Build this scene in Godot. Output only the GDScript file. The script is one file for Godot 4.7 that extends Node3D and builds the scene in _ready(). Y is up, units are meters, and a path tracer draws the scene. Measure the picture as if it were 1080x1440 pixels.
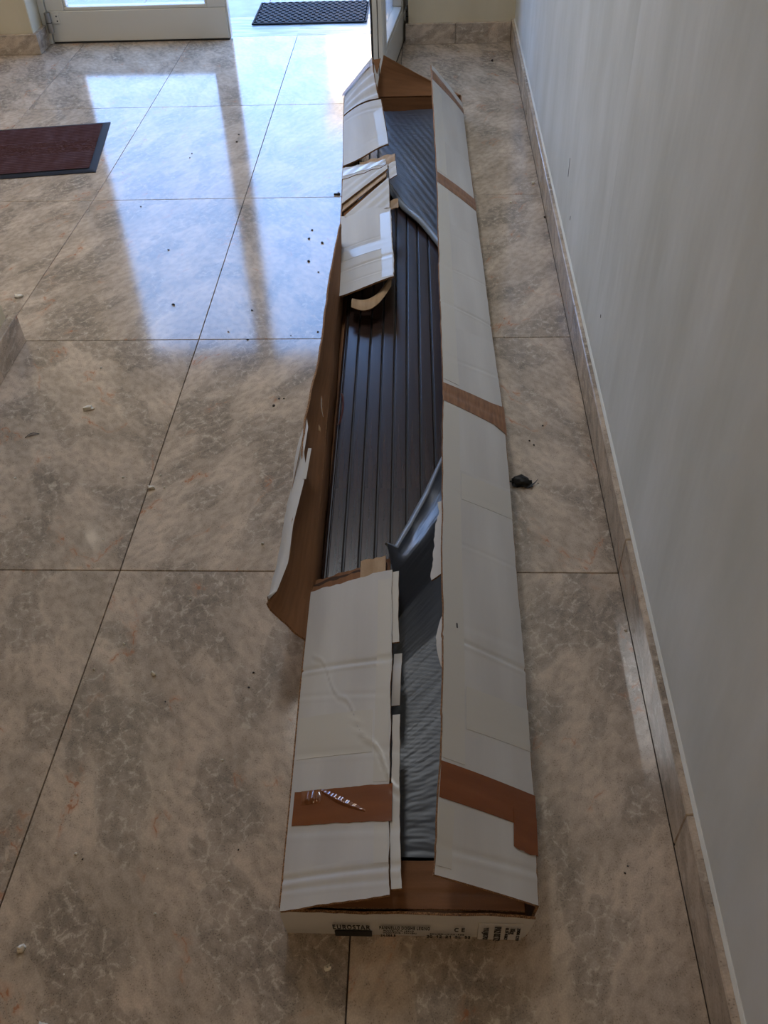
extends Node3D
# A long torn carton of slatted wall panels lying on a polished marble entrance floor, lit through the open glazed door.

var M := {}
var noise := FastNoiseLite.new()
var used := {}

# ---------------------------------------------------------------- naming and meta
func numbered(called: String) -> String:
	var k: int = used.get(called, -1) + 1
	used[called] = k
	return called if k == 0 else "%s_%03d" % [called, k]

func tag(o: Node, label: String, category: String, group := "", kind := "") -> void:
	if label: o.set_meta("label", label)
	if category: o.set_meta("category", category)
	if group: o.set_meta("group", group)
	if kind: o.set_meta("kind", kind)

func base(called: String, where := Vector3.ZERO, turn := 0.0) -> Node3D:
	var o := Node3D.new()
	o.name = numbered(called)
	add_child(o, true)
	o.position = where
	o.rotation.y = turn
	return o

func put(called: String, mesh: Mesh, mat: Material, parent: Node = null) -> MeshInstance3D:
	var o := MeshInstance3D.new()
	o.mesh = mesh
	if mat: o.material_override = mat
	o.cast_shadow = GeometryInstance3D.SHADOW_CASTING_SETTING_ON
	if parent == null:
		o.name = numbered(called)
		add_child(o, true)
	else:
		o.name = called
		parent.add_child(o, true)
	return o

# ---------------------------------------------------------------- geometry helpers
func grid_surface(am: ArrayMesh, P: PackedVector3Array, UV: PackedVector2Array, nu: int, nv: int, up: Vector3, mat: Material, off := 0.0, back := false) -> PackedVector3Array:
	var N := PackedVector3Array()
	N.resize(P.size())
	var w := nv + 1
	for i in nu + 1:
		for j in w:
			var a: Vector3 = P[mini(i + 1, nu) * w + j] - P[maxi(i - 1, 0) * w + j]
			var b: Vector3 = P[i * w + mini(j + 1, nv)] - P[i * w + maxi(j - 1, 0)]
			N[i * w + j] = a.cross(b).normalized()
	var mid: Vector3 = N[(nu / 2) * w + nv / 2]
	var flip := mid.dot(up) < 0.0
	if flip:
		for i in N.size(): N[i] = -N[i]
	var Q := P.duplicate()
	var NN := N.duplicate()
	if back:
		for i in Q.size():
			Q[i] = P[i] - N[i] * off
			NN[i] = -N[i]
	var idx := PackedInt32Array()
	var cw := flip != back
	for i in nu:
		for j in nv:
			var a := i * w + j
			var b := (i + 1) * w + j
			var c := (i + 1) * w + j + 1
			var d := i * w + j + 1
			if cw: idx.append_array([a, b, c, a, c, d])
			else: idx.append_array([a, c, b, a, d, c])
	var arr := []
	arr.resize(Mesh.ARRAY_MAX)
	arr[Mesh.ARRAY_VERTEX] = Q
	arr[Mesh.ARRAY_NORMAL] = NN
	arr[Mesh.ARRAY_TEX_UV] = UV
	arr[Mesh.ARRAY_INDEX] = idx
	am.add_surface_from_arrays(Mesh.PRIMITIVE_TRIANGLES, arr)
	am.surface_set_material(am.get_surface_count() - 1, mat)
	return N

# a sheet of given thickness: fn(u, v) gives its top side; top, bottom and cut edge have materials of their own
func sheet_mesh(nu: int, nv: int, fn: Callable, th: float, top: Material, bottom: Material, edge: Material, up := Vector3.UP) -> ArrayMesh:
	var P := PackedVector3Array()
	for i in nu + 1:
		for j in nv + 1:
			P.append(fn.call(float(i) / nu, float(j) / nv))
	var w := nv + 1
	var lu := 0.0
	var lv := 0.0
	for i in nu: lu += P[i * w + nv / 2].distance_to(P[(i + 1) * w + nv / 2])
	for j in nv: lv += P[(nu / 2) * w + j].distance_to(P[(nu / 2) * w + j + 1])
	var UV := PackedVector2Array()
	for i in nu + 1:
		for j in w: UV.append(Vector2(lu * i / nu, lv * j / nv))
	var am := ArrayMesh.new()
	var N := grid_surface(am, P, UV, nu, nv, up, top)
	if th <= 0.0: return am
	grid_surface(am, P, UV, nu, nv, up, bottom, th, true)
	var ring := PackedInt32Array()
	for j in w: ring.append(j)
	for i in range(1, nu + 1): ring.append(i * w + nv)
	for j in range(nv - 1, -1, -1): ring.append(nu * w + j)
	for i in range(nu - 1, -1, -1): ring.append(i * w)
	var st := SurfaceTool.new()
	st.begin(Mesh.PRIMITIVE_TRIANGLES)
	st.set_smooth_group(-1)
	var cen: Vector3 = P[(nu / 2) * w + nv / 2]
	var run := 0.0
	for k in ring.size() - 1:
		var a: Vector3 = P[ring[k]]
		var b: Vector3 = P[ring[k + 1]]
		var c: Vector3 = b - N[ring[k + 1]] * th
		var d: Vector3 = a - N[ring[k]] * th
		var r2 := run + a.distance_to(b)
		var tri := [a, b, c, a, c, d]
		var uvs := [Vector2(run, 0), Vector2(r2, 0), Vector2(r2, th), Vector2(run, 0), Vector2(r2, th), Vector2(run, th)]
		if (b - a).cross(c - a).dot(a - cen) > 0.0:
			tri = [a, c, b, a, d, c]
			uvs = [uvs[0], uvs[2], uvs[1], uvs[0], uvs[5], uvs[2]]
		for q in 6:
			st.set_uv(uvs[q])
			st.add_vertex(tri[q])
		run = r2
	st.generate_normals()
	st.set_material(edge)
	st.commit(am)
	return am

func sheet(called: String, parent: Node, nu: int, nv: int, fn: Callable, th: float, top: Material, bottom: Material = null, edge: Material = null, up := Vector3.UP) -> MeshInstance3D:
	return put(called, sheet_mesh(nu, nv, fn, th, top, bottom if bottom else top, edge if edge else top, up), null, parent)

# four corners a b / d c, bent by bow along the normal
func patch(called: String, parent: Node, q: Array, top: Material, bottom: Material, edge: Material, th := 0.004, bow := 0.0, rough := 0.0, up := Vector3.UP) -> MeshInstance3D:
	var n: Vector3 = (q[1] - q[0]).cross(q[3] - q[0]).normalized()
	if n.dot(up) < 0: n = -n
	var fn := func(u: float, v: float) -> Vector3:
		var p: Vector3 = (q[0] as Vector3).lerp(q[1], u).lerp((q[3] as Vector3).lerp(q[2], u), v)
		p += n * bow * sin(PI * u) * (0.5 + 0.5 * sin(PI * v))
		if rough > 0.0: p += Vector3(noise.get_noise_3d(p.x * 900, 3, p.z * 900), noise.get_noise_3d(p.x * 700, 9, p.z * 700), noise.get_noise_3d(p.z * 900, 5, p.x * 900)) * rough
		return p
	return sheet(called, parent, 10, 8, fn, th, top, bottom, edge, up)

func key(keys: Array, z: float) -> Vector3:
	var n := keys.size()
	if z <= keys[0].z: return Vector3(keys[0].x, keys[0].y, z)
	for i in n - 1:
		if z <= keys[i + 1].z:
			var t: float = (z - keys[i].z) / (keys[i + 1].z - keys[i].z)
			var s := lerpf(t, t * t * (3 - 2 * t), 0.35)
			return Vector3(lerpf(keys[i].x, keys[i + 1].x, s), lerpf(keys[i].y, keys[i + 1].y, s), z)
	return Vector3(keys[n - 1].x, keys[n - 1].y, z)

func along(keys: Array, t: float) -> Vector3:
	var f := t * (keys.size() - 1)
	var i := clampi(int(f), 0, keys.size() - 2)
	return (keys[i] as Vector3).lerp(keys[i + 1], f - i)

func jag(t: float, seed_: float, amp: float) -> float:
	return (noise.get_noise_2d(t * 260.0, seed_ * 31.0) * 0.6 + noise.get_noise_2d(t * 900.0, seed_ * 57.0) * 0.4) * amp * 2.0

func box_mesh(size: Vector3, bevel := 0.002) -> ArrayMesh:
	var b := minf(bevel, minf(size.x, minf(size.y, size.z)) * 0.45)
	var h := size * 0.5
	var st := SurfaceTool.new()
	st.begin(Mesh.PRIMITIVE_TRIANGLES)
	st.set_smooth_group(-1)
	var face := func(pts: Array, n: Vector3):
		var c: Vector3 = (pts[1] - pts[0]).cross(pts[2] - pts[0])
		var order := range(pts.size())
		if c.dot(n) > 0: order.reverse()
		for k in range(1, pts.size() - 1):
			for q in [0, k, k + 1]:
				var p: Vector3 = pts[order[q]]
				var an := n.abs()
				st.set_uv(Vector2(p.x, p.z) if an.y >= an.x and an.y >= an.z else (Vector2(p.z, p.y) if an.x > an.z else Vector2(p.x, p.y)))
				st.add_vertex(p)
	var ax := [Vector3.RIGHT, Vector3.UP, Vector3.BACK]
	for i in 3:
		for s in [-1, 1]:
			var n: Vector3 = ax[i] * s
			var a: Vector3 = ax[(i + 1) % 3]
			var c: Vector3 = ax[(i + 2) % 3]
			var o: Vector3 = n * h[i]
			var ha := h[(i + 1) % 3] - b
			var hc := h[(i + 2) % 3] - b
			face.call([o - a * ha - c * hc, o + a * ha - c * hc, o + a * ha + c * hc, o - a * ha + c * hc], n)
			for s2 in [-1, 1]:   # chamfers between axis i and axis i + 1
				var m: Vector3 = a * s2
				var p1: Vector3 = n * h[i] + m * ha
				var p2: Vector3 = n * (h[i] - b) + m * h[(i + 1) % 3]
				face.call([p1 - c * hc, p1 + c * hc, p2 + c * hc, p2 - c * hc], (n + m).normalized())
	for sx in [-1, 1]:
		for sy in [-1, 1]:
			for sz in [-1, 1]:
				face.call([Vector3(sx * h.x, sy * (h.y - b), sz * (h.z - b)), Vector3(sx * (h.x - b), sy * h.y, sz * (h.z - b)), Vector3(sx * (h.x - b), sy * (h.y - b), sz * h.z)], Vector3(sx, sy, sz).normalized())
	st.generate_normals()
	return st.commit()

func slab(called: String, lo: Vector3, hi: Vector3, mat: Material, parent: Node = null, bevel := 0.002) -> MeshInstance3D:
	var o := put(called, box_mesh(hi - lo, bevel), mat, parent)
	o.position = (lo + hi) * 0.5
	return o

func tube_mesh(pts: Array, r: float, seg := 10) -> ArrayMesh:
	var n := pts.size()
	var fn := func(u: float, v: float) -> Vector3:
		var i := clampi(roundi(u * (n - 1)), 0, n - 1)
		var d: Vector3 = (pts[mini(i + 1, n - 1)] - pts[maxi(i - 1, 0)]).normalized()
		var side := d.cross(Vector3.UP if absf(d.y) < 0.9 else Vector3.RIGHT).normalized()
		var a := v * TAU
		return pts[i] + (side * cos(a) + side.cross(d) * sin(a)) * r
	var am := ArrayMesh.new()
	var P := PackedVector3Array()
	var UV := PackedVector2Array()
	for i in n:
		for j in seg + 1:
			P.append(fn.call(float(i) / (n - 1), float(j) / seg))
			UV.append(Vector2(float(i) * 0.05, float(j) / seg))
	var d0: Vector3 = P[(n - 1) / 2 * (seg + 1) + seg / 2] - pts[(n - 1) / 2]
	grid_surface(am, P, UV, n - 1, seg, d0, null)
	return am

func cyl(called: String, at: Vector3, r: float, h: float, mat: Material, parent: Node) -> MeshInstance3D:
	var c := CylinderMesh.new()
	c.top_radius = r
	c.bottom_radius = r
	c.height = h
	c.radial_segments = 20
	var o := put(called, c, mat, parent)
	o.position = at
	return o

# ---------------------------------------------------------------- materials
func mat(color: Color, rough := 0.6, metal := 0.0) -> StandardMaterial3D:
	var m := StandardMaterial3D.new()
	m.albedo_color = color
	m.roughness = rough
	m.metallic = metal
	return m

func rgb(r: float, g: float, b: float) -> Color:
	return Color(r / 255.0, g / 255.0, b / 255.0)

func bytes(w: int, h: int, seed_: int, freq: float, type: int, oct: int, warp := 0.0, cell := -1, sx := 1.0, sy := 1.0) -> PackedByteArray:
	var n := FastNoiseLite.new()
	n.seed = seed_
	n.frequency = freq
	n.noise_type = type
	n.fractal_type = FastNoiseLite.FRACTAL_FBM if oct > 1 else FastNoiseLite.FRACTAL_NONE
	n.fractal_octaves = oct
	if cell >= 0: n.cellular_return_type = cell
	if warp > 0.0:
		n.domain_warp_enabled = true
		n.domain_warp_amplitude = warp
		n.domain_warp_frequency = freq * 0.8
		n.domain_warp_fractal_octaves = 3
	var img := n.get_image(int(w * sx), int(h * sy), false, false, true)
	if sx != 1.0 or sy != 1.0: img.resize(w, h, Image.INTERPOLATE_CUBIC)
	img.convert(Image.FORMAT_L8)
	return img.get_data()

func ss(a: float, b: float, x: float) -> float:
	var t := clampf((x - a) / (b - a), 0.0, 1.0)
	return t * t * (3 - 2 * t)

func texture(data: PackedByteArray, w: int, h: int) -> ImageTexture:
	var img := Image.create_from_data(w, h, false, Image.FORMAT_RGB8, data)
	img.generate_mipmaps()
	return ImageTexture.create_from_image(img)

# beige breccia marble: pale ground, grey-brown clouds full of fine pale veins, rusty hairlines, pits
func marble_texture(seed_: int, w: int, h: int) -> ImageTexture:
	var slant := 0.35   # the stone's flow runs across the slab at a slant
	var w2 := w + int(h * slant) + 2
	var tone := bytes(w2, h, seed_, 0.005, FastNoiseLite.TYPE_SIMPLEX_SMOOTH, 5, 30.0, -1, 1.0, 0.75)
	var cloud := bytes(w2, h, seed_ + 1, 0.0045, FastNoiseLite.TYPE_SIMPLEX_SMOOTH, 4, 60.0, -1, 1.0, 0.7)
	var fine := bytes(w2, h, seed_ + 7, 0.03, FastNoiseLite.TYPE_SIMPLEX, 5, 18.0, -1, 1.0, 0.8)
	var vein := bytes(w, h, seed_ + 2, 0.030, FastNoiseLite.TYPE_CELLULAR, 1, 30.0, FastNoiseLite.RETURN_DISTANCE2_SUB)
	var vein2 := bytes(w, h, seed_ + 3, 0.075, FastNoiseLite.TYPE_CELLULAR, 1, 26.0, FastNoiseLite.RETURN_DISTANCE2_SUB)
	var rust := bytes(w2, h, seed_ + 4, 0.0036, FastNoiseLite.TYPE_SIMPLEX_SMOOTH, 6, 30.0, -1, 1.0, 0.6)
	var where := bytes(w, h, seed_ + 5, 0.0045, FastNoiseLite.TYPE_SIMPLEX_SMOOTH, 3)
	var grain := bytes(w, h, seed_ + 6, 0.22, FastNoiseLite.TYPE_SIMPLEX, 3)
	var out := PackedByteArray()
	out.resize(w * h * 3)
	for y in h:
		var shift := y * w2 + int(y * slant)
		for x in w:
			var i := y * w + x
			var s := shift + x
			var t := (tone[s] - 128) / 128.0
			var g := (grain[i] - 128) / 128.0
			var f := (fine[s] - 128) / 128.0
			var c: float = ss(132, 156, cloud[s] + 16.0 * f)
			var k := 1.0 + 0.11 * t + 0.07 * g + 0.09 * f
			var r := 180.0 * k
			var gg := 164.0 * k
			var b := 147.0 * k
			var d := 1.0 + 0.12 * f + 0.07 * g + 0.10 * t
			r = lerpf(r, 140.0 * d, c * 0.66)
			gg = lerpf(gg, 128.0 * d, c * 0.66)
			b = lerpf(b, 116.0 * d, c * 0.66)
			var broken: float = ss(96, 150, fine[s])
			var v: float = (1.0 - ss(2, 24, vein[i])) * (0.08 + 0.62 * c) * (0.4 + 0.6 * broken) + (1.0 - ss(1, 26, vein2[i])) * (0.07 + 0.30 * c) * broken
			v = minf(v, 0.8)
			r = lerpf(r, 206.0, v)
			gg = lerpf(gg, 193.0, v)
			b = lerpf(b, 175.0, v)
			var line := absf(rust[s] - 128.0)
			var wr: float = ss(146, 190, where[i])
			var rs: float = (1.0 - ss(0.5, 2.6, line)) * 0.7 * wr * (0.3 + 0.7 * broken) + (1.0 - ss(2.0, 20.0, line)) * 0.24 * wr * broken
			r = lerpf(r, 168.0, rs)
			gg = lerpf(gg, 116.0, rs)
			b = lerpf(b, 88.0, rs)
			if grain[i] < 46 and fine[s] < 108:
				r *= 0.70
				gg *= 0.68
				b *= 0.66
			out[i * 3] = clampi(int(r), 0, 255)
			out[i * 3 + 1] = clampi(int(gg), 0, 255)
			out[i * 3 + 2] = clampi(int(b), 0, 255)
	return texture(out, w, h)

# two tones mixed by stretched noise
func streak_texture(seed_: int, w: int, h: int, a: Color, b: Color, sx: float, sy: float, freq: float, contrast := 1.0, spots := 0.0) -> ImageTexture:
	var n1 := bytes(w, h, seed_, freq, FastNoiseLite.TYPE_SIMPLEX_SMOOTH, 5, 8.0, -1, sx, sy)
	var n2 := bytes(w, h, seed_ + 9, 0.2, FastNoiseLite.TYPE_SIMPLEX, 2)
	var out := PackedByteArray()
	out.resize(w * h * 3)
	for i in w * h:
		var t := clampf(0.5 + (n1[i] / 255.0 - 0.5) * contrast + (n2[i] / 255.0 - 0.5) * spots, 0, 1)
		out[i * 3] = int(255.0 * lerpf(a.r, b.r, t))
		out[i * 3 + 1] = int(255.0 * lerpf(a.g, b.g, t))
		out[i * 3 + 2] = int(255.0 * lerpf(a.b, b.b, t))
	return texture(out, w, h)

func height_texture(seed_: int, w: int, h: int, freq: float, strength: float, sx := 1.0, sy := 1.0, oct := 4) -> ImageTexture:
	var img := Image.create_from_data(w, h, false, Image.FORMAT_L8, bytes(w, h, seed_, freq, FastNoiseLite.TYPE_SIMPLEX_SMOOTH, oct, 0.0, -1, sx, sy))
	img.convert(Image.FORMAT_RGBA8)
	img.bump_map_to_normal_map(strength)
	img.generate_mipmaps()
	return ImageTexture.create_from_image(img)

func textured(tex: Texture2D, rough: float, scale := 1.0, tri := false, normal: Texture2D = null, ns := 1.0) -> StandardMaterial3D:
	var m := mat(Color.WHITE, rough)
	m.albedo_texture = tex
	m.uv1_scale = Vector3.ONE * scale
	m.texture_filter = BaseMaterial3D.TEXTURE_FILTER_LINEAR_WITH_MIPMAPS_ANISOTROPIC
	if tri:
		m.uv1_triplanar = true
		m.uv1_world_triplanar = true
	if normal:
		m.normal_enabled = true
		m.normal_texture = normal
		m.normal_scale = ns
	return m

func make_materials() -> void:
	M.marbles = []
	for k in 4:
		var m := textured(marble_texture(11 + 20 * k, 640, 1024), 0.10)
		m.metallic_specular = 0.6
		M.marbles.append(m)
	M.marble_base = textured(M.marbles[1].albedo_texture, 0.22, 0.9, true)
	M.grout = mat(rgb(74, 66, 60), 0.9)
	M.plaster = textured(streak_texture(5, 768, 768, rgb(205, 206, 199), rgb(221, 222, 218), 1.0, 0.45, 0.010, 1.2, 0.05), 0.75, 0.45, true, height_texture(6, 512, 512, 0.02, 2.0, 1.0, 0.3), 0.35)
	M.cream = textured(streak_texture(7, 512, 512, rgb(189, 178, 152), rgb(207, 198, 175), 1.0, 0.3, 0.012, 0.9, 0.05), 0.8, 0.5, true)
	M.white_board = textured(streak_texture(8, 512, 512, rgb(184, 182, 180), rgb(200, 199, 197), 0.12, 1.0, 0.012, 0.8, 0.06), 0.72, 1.6)
	M.white_board.metallic_specular = 0.3
	M.kraft = textured(streak_texture(9, 512, 512, rgb(114, 76, 45), rgb(138, 96, 62), 0.08, 1.0, 0.05, 0.8, 0.25), 0.85, 2.5)
	M.tan_board = textured(streak_texture(10, 256, 256, rgb(150, 122, 92), rgb(180, 154, 124), 0.2, 1.0, 0.03, 0.9, 0.3), 0.85, 4.0)
	M.cut = textured(streak_texture(12, 256, 256, rgb(84, 58, 36), rgb(172, 130, 90), 1.0, 1.0, 0.05, 1.6, 0.3), 0.95, 20.0)
	M.dark_board = mat(rgb(62, 42, 28), 0.9)
	M.tape = textured(streak_texture(13, 256, 256, rgb(112, 62, 30), rgb(134, 78, 42), 1.0, 0.2, 0.03, 0.8, 0.1), 0.22, 3.0)
	M.tape_gloss = M.tape.duplicate()
	M.tape_gloss.roughness = 0.08
	M.tape_gloss.metallic_specular = 0.8
	M.tape_dull = textured(streak_texture(14, 256, 256, rgb(112, 76, 50), rgb(150, 108, 76), 0.15, 1.0, 0.05, 1.2, 0.2), 0.4, 6.0)
	M.clear_tape = mat(rgb(190, 187, 180), 0.3)
	M.wood = textured(streak_texture(15, 512, 512, rgb(33, 22, 20), rgb(54, 38, 32), 0.06, 1.0, 0.05, 1.3, 0.3), 0.27, 2.0)
	M.wood.metallic_specular = 0.48
	M.wood.uv1_scale = Vector3(1.2, 6.0, 1)
	M.wood_dark = mat(rgb(28, 22, 22), 0.45)
	M.foam = mat(rgb(66, 71, 80), 0.36)
	M.foam.metallic_specular = 0.6
	M.foam.normal_enabled = true
	M.foam.normal_texture = height_texture(16, 512, 512, 0.03, 6.0, 1.0, 0.15, 2)
	M.foam.normal_scale = 0.25
	M.foam.uv1_scale = Vector3(3, 3, 3)
	M.foam_back = mat(rgb(128, 134, 142), 0.35)
	M.alu = mat(rgb(200, 198, 190), 0.38, 0.0)
	M.steel = mat(rgb(150, 148, 144), 0.35, 0.7)
	M.gasket = mat(rgb(26, 26, 28), 0.6)
	M.glass = mat(Color(0.92, 0.97, 1.0, 0.08), 0.02)
	M.glass.transparency = BaseMaterial3D.TRANSPARENCY_ALPHA
	M.rubber = mat(rgb(27, 28, 33), 0.7)
	M.rubber.metallic_specular = 0.35
	M.paver = textured(streak_texture(17, 512, 512, rgb(150, 143, 138), rgb(168, 161, 156), 1.0, 1.0, 0.02, 1.0, 0.2), 0.6, 0.7, true)
	M.threshold = textured(streak_texture(18, 512, 512, rgb(112, 106, 102), rgb(176, 170, 165), 0.15, 1.0, 0.03, 1.8, 0.25), 0.35, 1.5, true)
	M.facade = textured(streak_texture(19, 256, 256, rgb(226, 206, 180), rgb(236, 220, 198), 1.0, 1.0, 0.02, 0.8, 0.2), 0.9, 0.3, true)
	M.carpet = mat(rgb(66, 34, 33), 0.95)
	M.crumb = mat(rgb(224, 218, 206), 0.8)
	M.dark_bit = mat(rgb(40, 34, 32), 0.8)
	M.black = mat(rgb(16, 17, 18), 0.55)
	M.ink = mat(rgb(26, 24, 24), 0.7)
	M.ceiling = mat(rgb(222, 218, 208), 0.9)

# ---------------------------------------------------------------- the scene
func _ready() -> void:
	var cam := Camera3D.new()
	cam.name = "camera"
	cam.position = Vector3(0.73441, 1.57550, 4.42505)
	cam.rotation = Vector3(-0.768038, 0.06545, -0.043473)
	cam.fov = 59.3015
	cam.near = 0.02
	cam.far = 200.0
	add_child(cam)
	cam.current = true

	var env := Environment.new()
	var sm := ProceduralSkyMaterial.new()
	sm.sky_top_color = rgb(108, 168, 244)
	sm.sky_horizon_color = rgb(172, 202, 255)
	sm.sky_curve = 0.35
	sm.ground_horizon_color = rgb(196, 196, 196)
	sm.ground_bottom_color = rgb(150, 146, 140)
	sm.sky_energy_multiplier = 1.0
	sm.ground_energy_multiplier = 1.0
	sm.sun_angle_max = 1.0
	var sky := Sky.new()
	sky.sky_material = sm
	env.background_mode = Environment.BG_SKY
	env.background_energy_multiplier = 7.2
	env.sky = sky
	env.ambient_light_source = Environment.AMBIENT_SOURCE_SKY
	env.tonemap_mode = Environment.TONE_MAPPER_LINEAR
	env.tonemap_exposure = 1.0
	env.sdfgi_enabled = true
	env.ssao_enabled = true
	env.ssil_enabled = true
	var we := WorldEnvironment.new()
	we.name = "environment"
	we.environment = env
	add_child(we)

	var sun := DirectionalLight3D.new()   # behind the house: it reaches the facade across the street, not the doorway
	sun.name = "sun"
	sun.rotation = Vector3(deg_to_rad(-48), deg_to_rad(25), 0)
	sun.light_color = Color(1.0, 0.93, 0.82)
	sun.light_energy = 11.0
	sun.shadow_enabled = true
	add_child(sun)

	var lamp := AreaLight3D.new()   # the hall's ceiling panel, out of the picture above the carton
	lamp.name = "ceiling_light"
	lamp.area_size = Vector2(0.36, 0.9)
	lamp.position = Vector3(0.27, 2.855, 1.35)
	lamp.rotation = Vector3(-PI / 2, 0, 0)
	lamp.light_color = Color(0.97, 0.985, 1.0)
	lamp.light_energy = 2.0
	lamp.area_range = 12.0
	lamp.area_attenuation = 2.0
	lamp.shadow_enabled = true
	add_child(lamp)

	var lamp2 := AreaLight3D.new()   # a warmer panel deep in the hall, behind the viewer
	lamp2.name = "hall_light"
	lamp2.area_size = Vector2(0.5, 0.5)
	lamp2.position = Vector3(0.3, 2.855, 6.2)
	lamp2.rotation = Vector3(-PI / 2, 0, 0)
	lamp2.light_color = Color(1.0, 0.86, 0.70)
	lamp2.light_energy = 1.1
	lamp2.area_range = 12.0
	lamp2.area_attenuation = 2.0
	lamp2.shadow_enabled = true
	add_child(lamp2)

	var lamp3 := AreaLight3D.new()   # in the passage on the left, over the red mat
	lamp3.name = "passage_light"
	lamp3.area_size = Vector2(0.6, 0.6)
	lamp3.position = Vector3(-1.9, 2.855, 0.4)
	lamp3.rotation = Vector3(-PI / 2, 0, 0)
	lamp3.light_color = Color(1.0, 0.94, 0.85)
	lamp3.light_energy = 1.7
	lamp3.area_range = 12.0
	lamp3.area_attenuation = 2.0
	lamp3.shadow_enabled = true
	add_child(lamp3)

	noise.seed = 7
	noise.frequency = 0.01
	noise.fractal_octaves = 3
	make_materials()
	build_room()
	build_outside()
	build_doors()
	build_box()
	build_contents()
	build_mats()
	build_litter()

# ---------------------------------------------------------------- room
func tile_mesh(q: Array, uv: Array) -> ArrayMesh:   # q: four corners on the floor, going round
	var st := SurfaceTool.new()
	st.begin(Mesh.PRIMITIVE_TRIANGLES)
	st.set_smooth_group(-1)
	var c := Vector3.ZERO
	for p in q: c += p / 4.0
	var inner := []
	var low := []
	for k in 4:
		inner.append(q[k] + (c - q[k]).normalized() * 0.0015)
		low.append(q[k] + Vector3(0, -0.0015, 0))
	var add := func(a: Vector3, b: Vector3, d: Vector3, ua: Vector2, ub: Vector2, ud: Vector2, n: Vector3):
		var L := [[a, ua], [b, ub], [d, ud]]
		if (b - a).cross(d - a).dot(n) > 0: L = [L[0], L[2], L[1]]
		for e in L:
			st.set_uv(e[1])
			st.add_vertex(e[0])
	add.call(inner[0], inner[1], inner[2], uv[0], uv[1], uv[2], Vector3.UP)
	add.call(inner[0], inner[2], inner[3], uv[0], uv[2], uv[3], Vector3.UP)
	for k in 4:
		var n := (k + 1) % 4
		var out: Vector3 = ((q[k] + q[n]) * 0.5 - c).normalized() + Vector3.UP
		add.call(inner[k], inner[n], low[n], uv[k], uv[n], uv[n], out)
		add.call(inner[k], low[n], low[k], uv[k], uv[n], uv[k], out)
		var d1: Vector3 = low[n] + Vector3(0, -0.012, 0)
		var d2: Vector3 = low[k] + Vector3(0, -0.012, 0)
		add.call(low[k], low[n], d1, uv[k], uv[n], uv[n], out)
		add.call(low[k], d1, d2, uv[k], uv[n], uv[k], out)
	st.generate_normals()
	return st.commit()

func line_x(i: int, z: float) -> float:   # the laid joints wander by a centimetre or two
	var x := 0.6 * i
	if i == 0: x += lerpf(0.004, 0.010, clampf((z + 1) / 3.0, 0, 1)) - 0.028 * ss(2.4, 4.2, z)
	if i == -1: x += -0.038 * ss(0.6, 2.2, z)
	if i == 1: x += 0.008 * ss(3.0, 4.0, z)
	return x

func lamp_panel(at: Vector3, h: float, l: float, color: Color, glow: float, label: String) -> void:
	var lp := base("ceiling_lamp", at)
	tag(lp, label, "lamp")
	slab("casing", Vector3(-h - 0.02, -0.03, -l - 0.02), Vector3(h + 0.02, 0.0, l + 0.02), M.alu, lp, 0.004)
	var gl := mat(rgb(245, 244, 240), 0.5)
	gl.emission_enabled = true
	gl.emission = color
	gl.emission_energy_multiplier = glow
	slab("diffuser", Vector3(-h, -0.038, -l), Vector3(h, -0.0305, l), gl, lp, 0.002)

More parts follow.
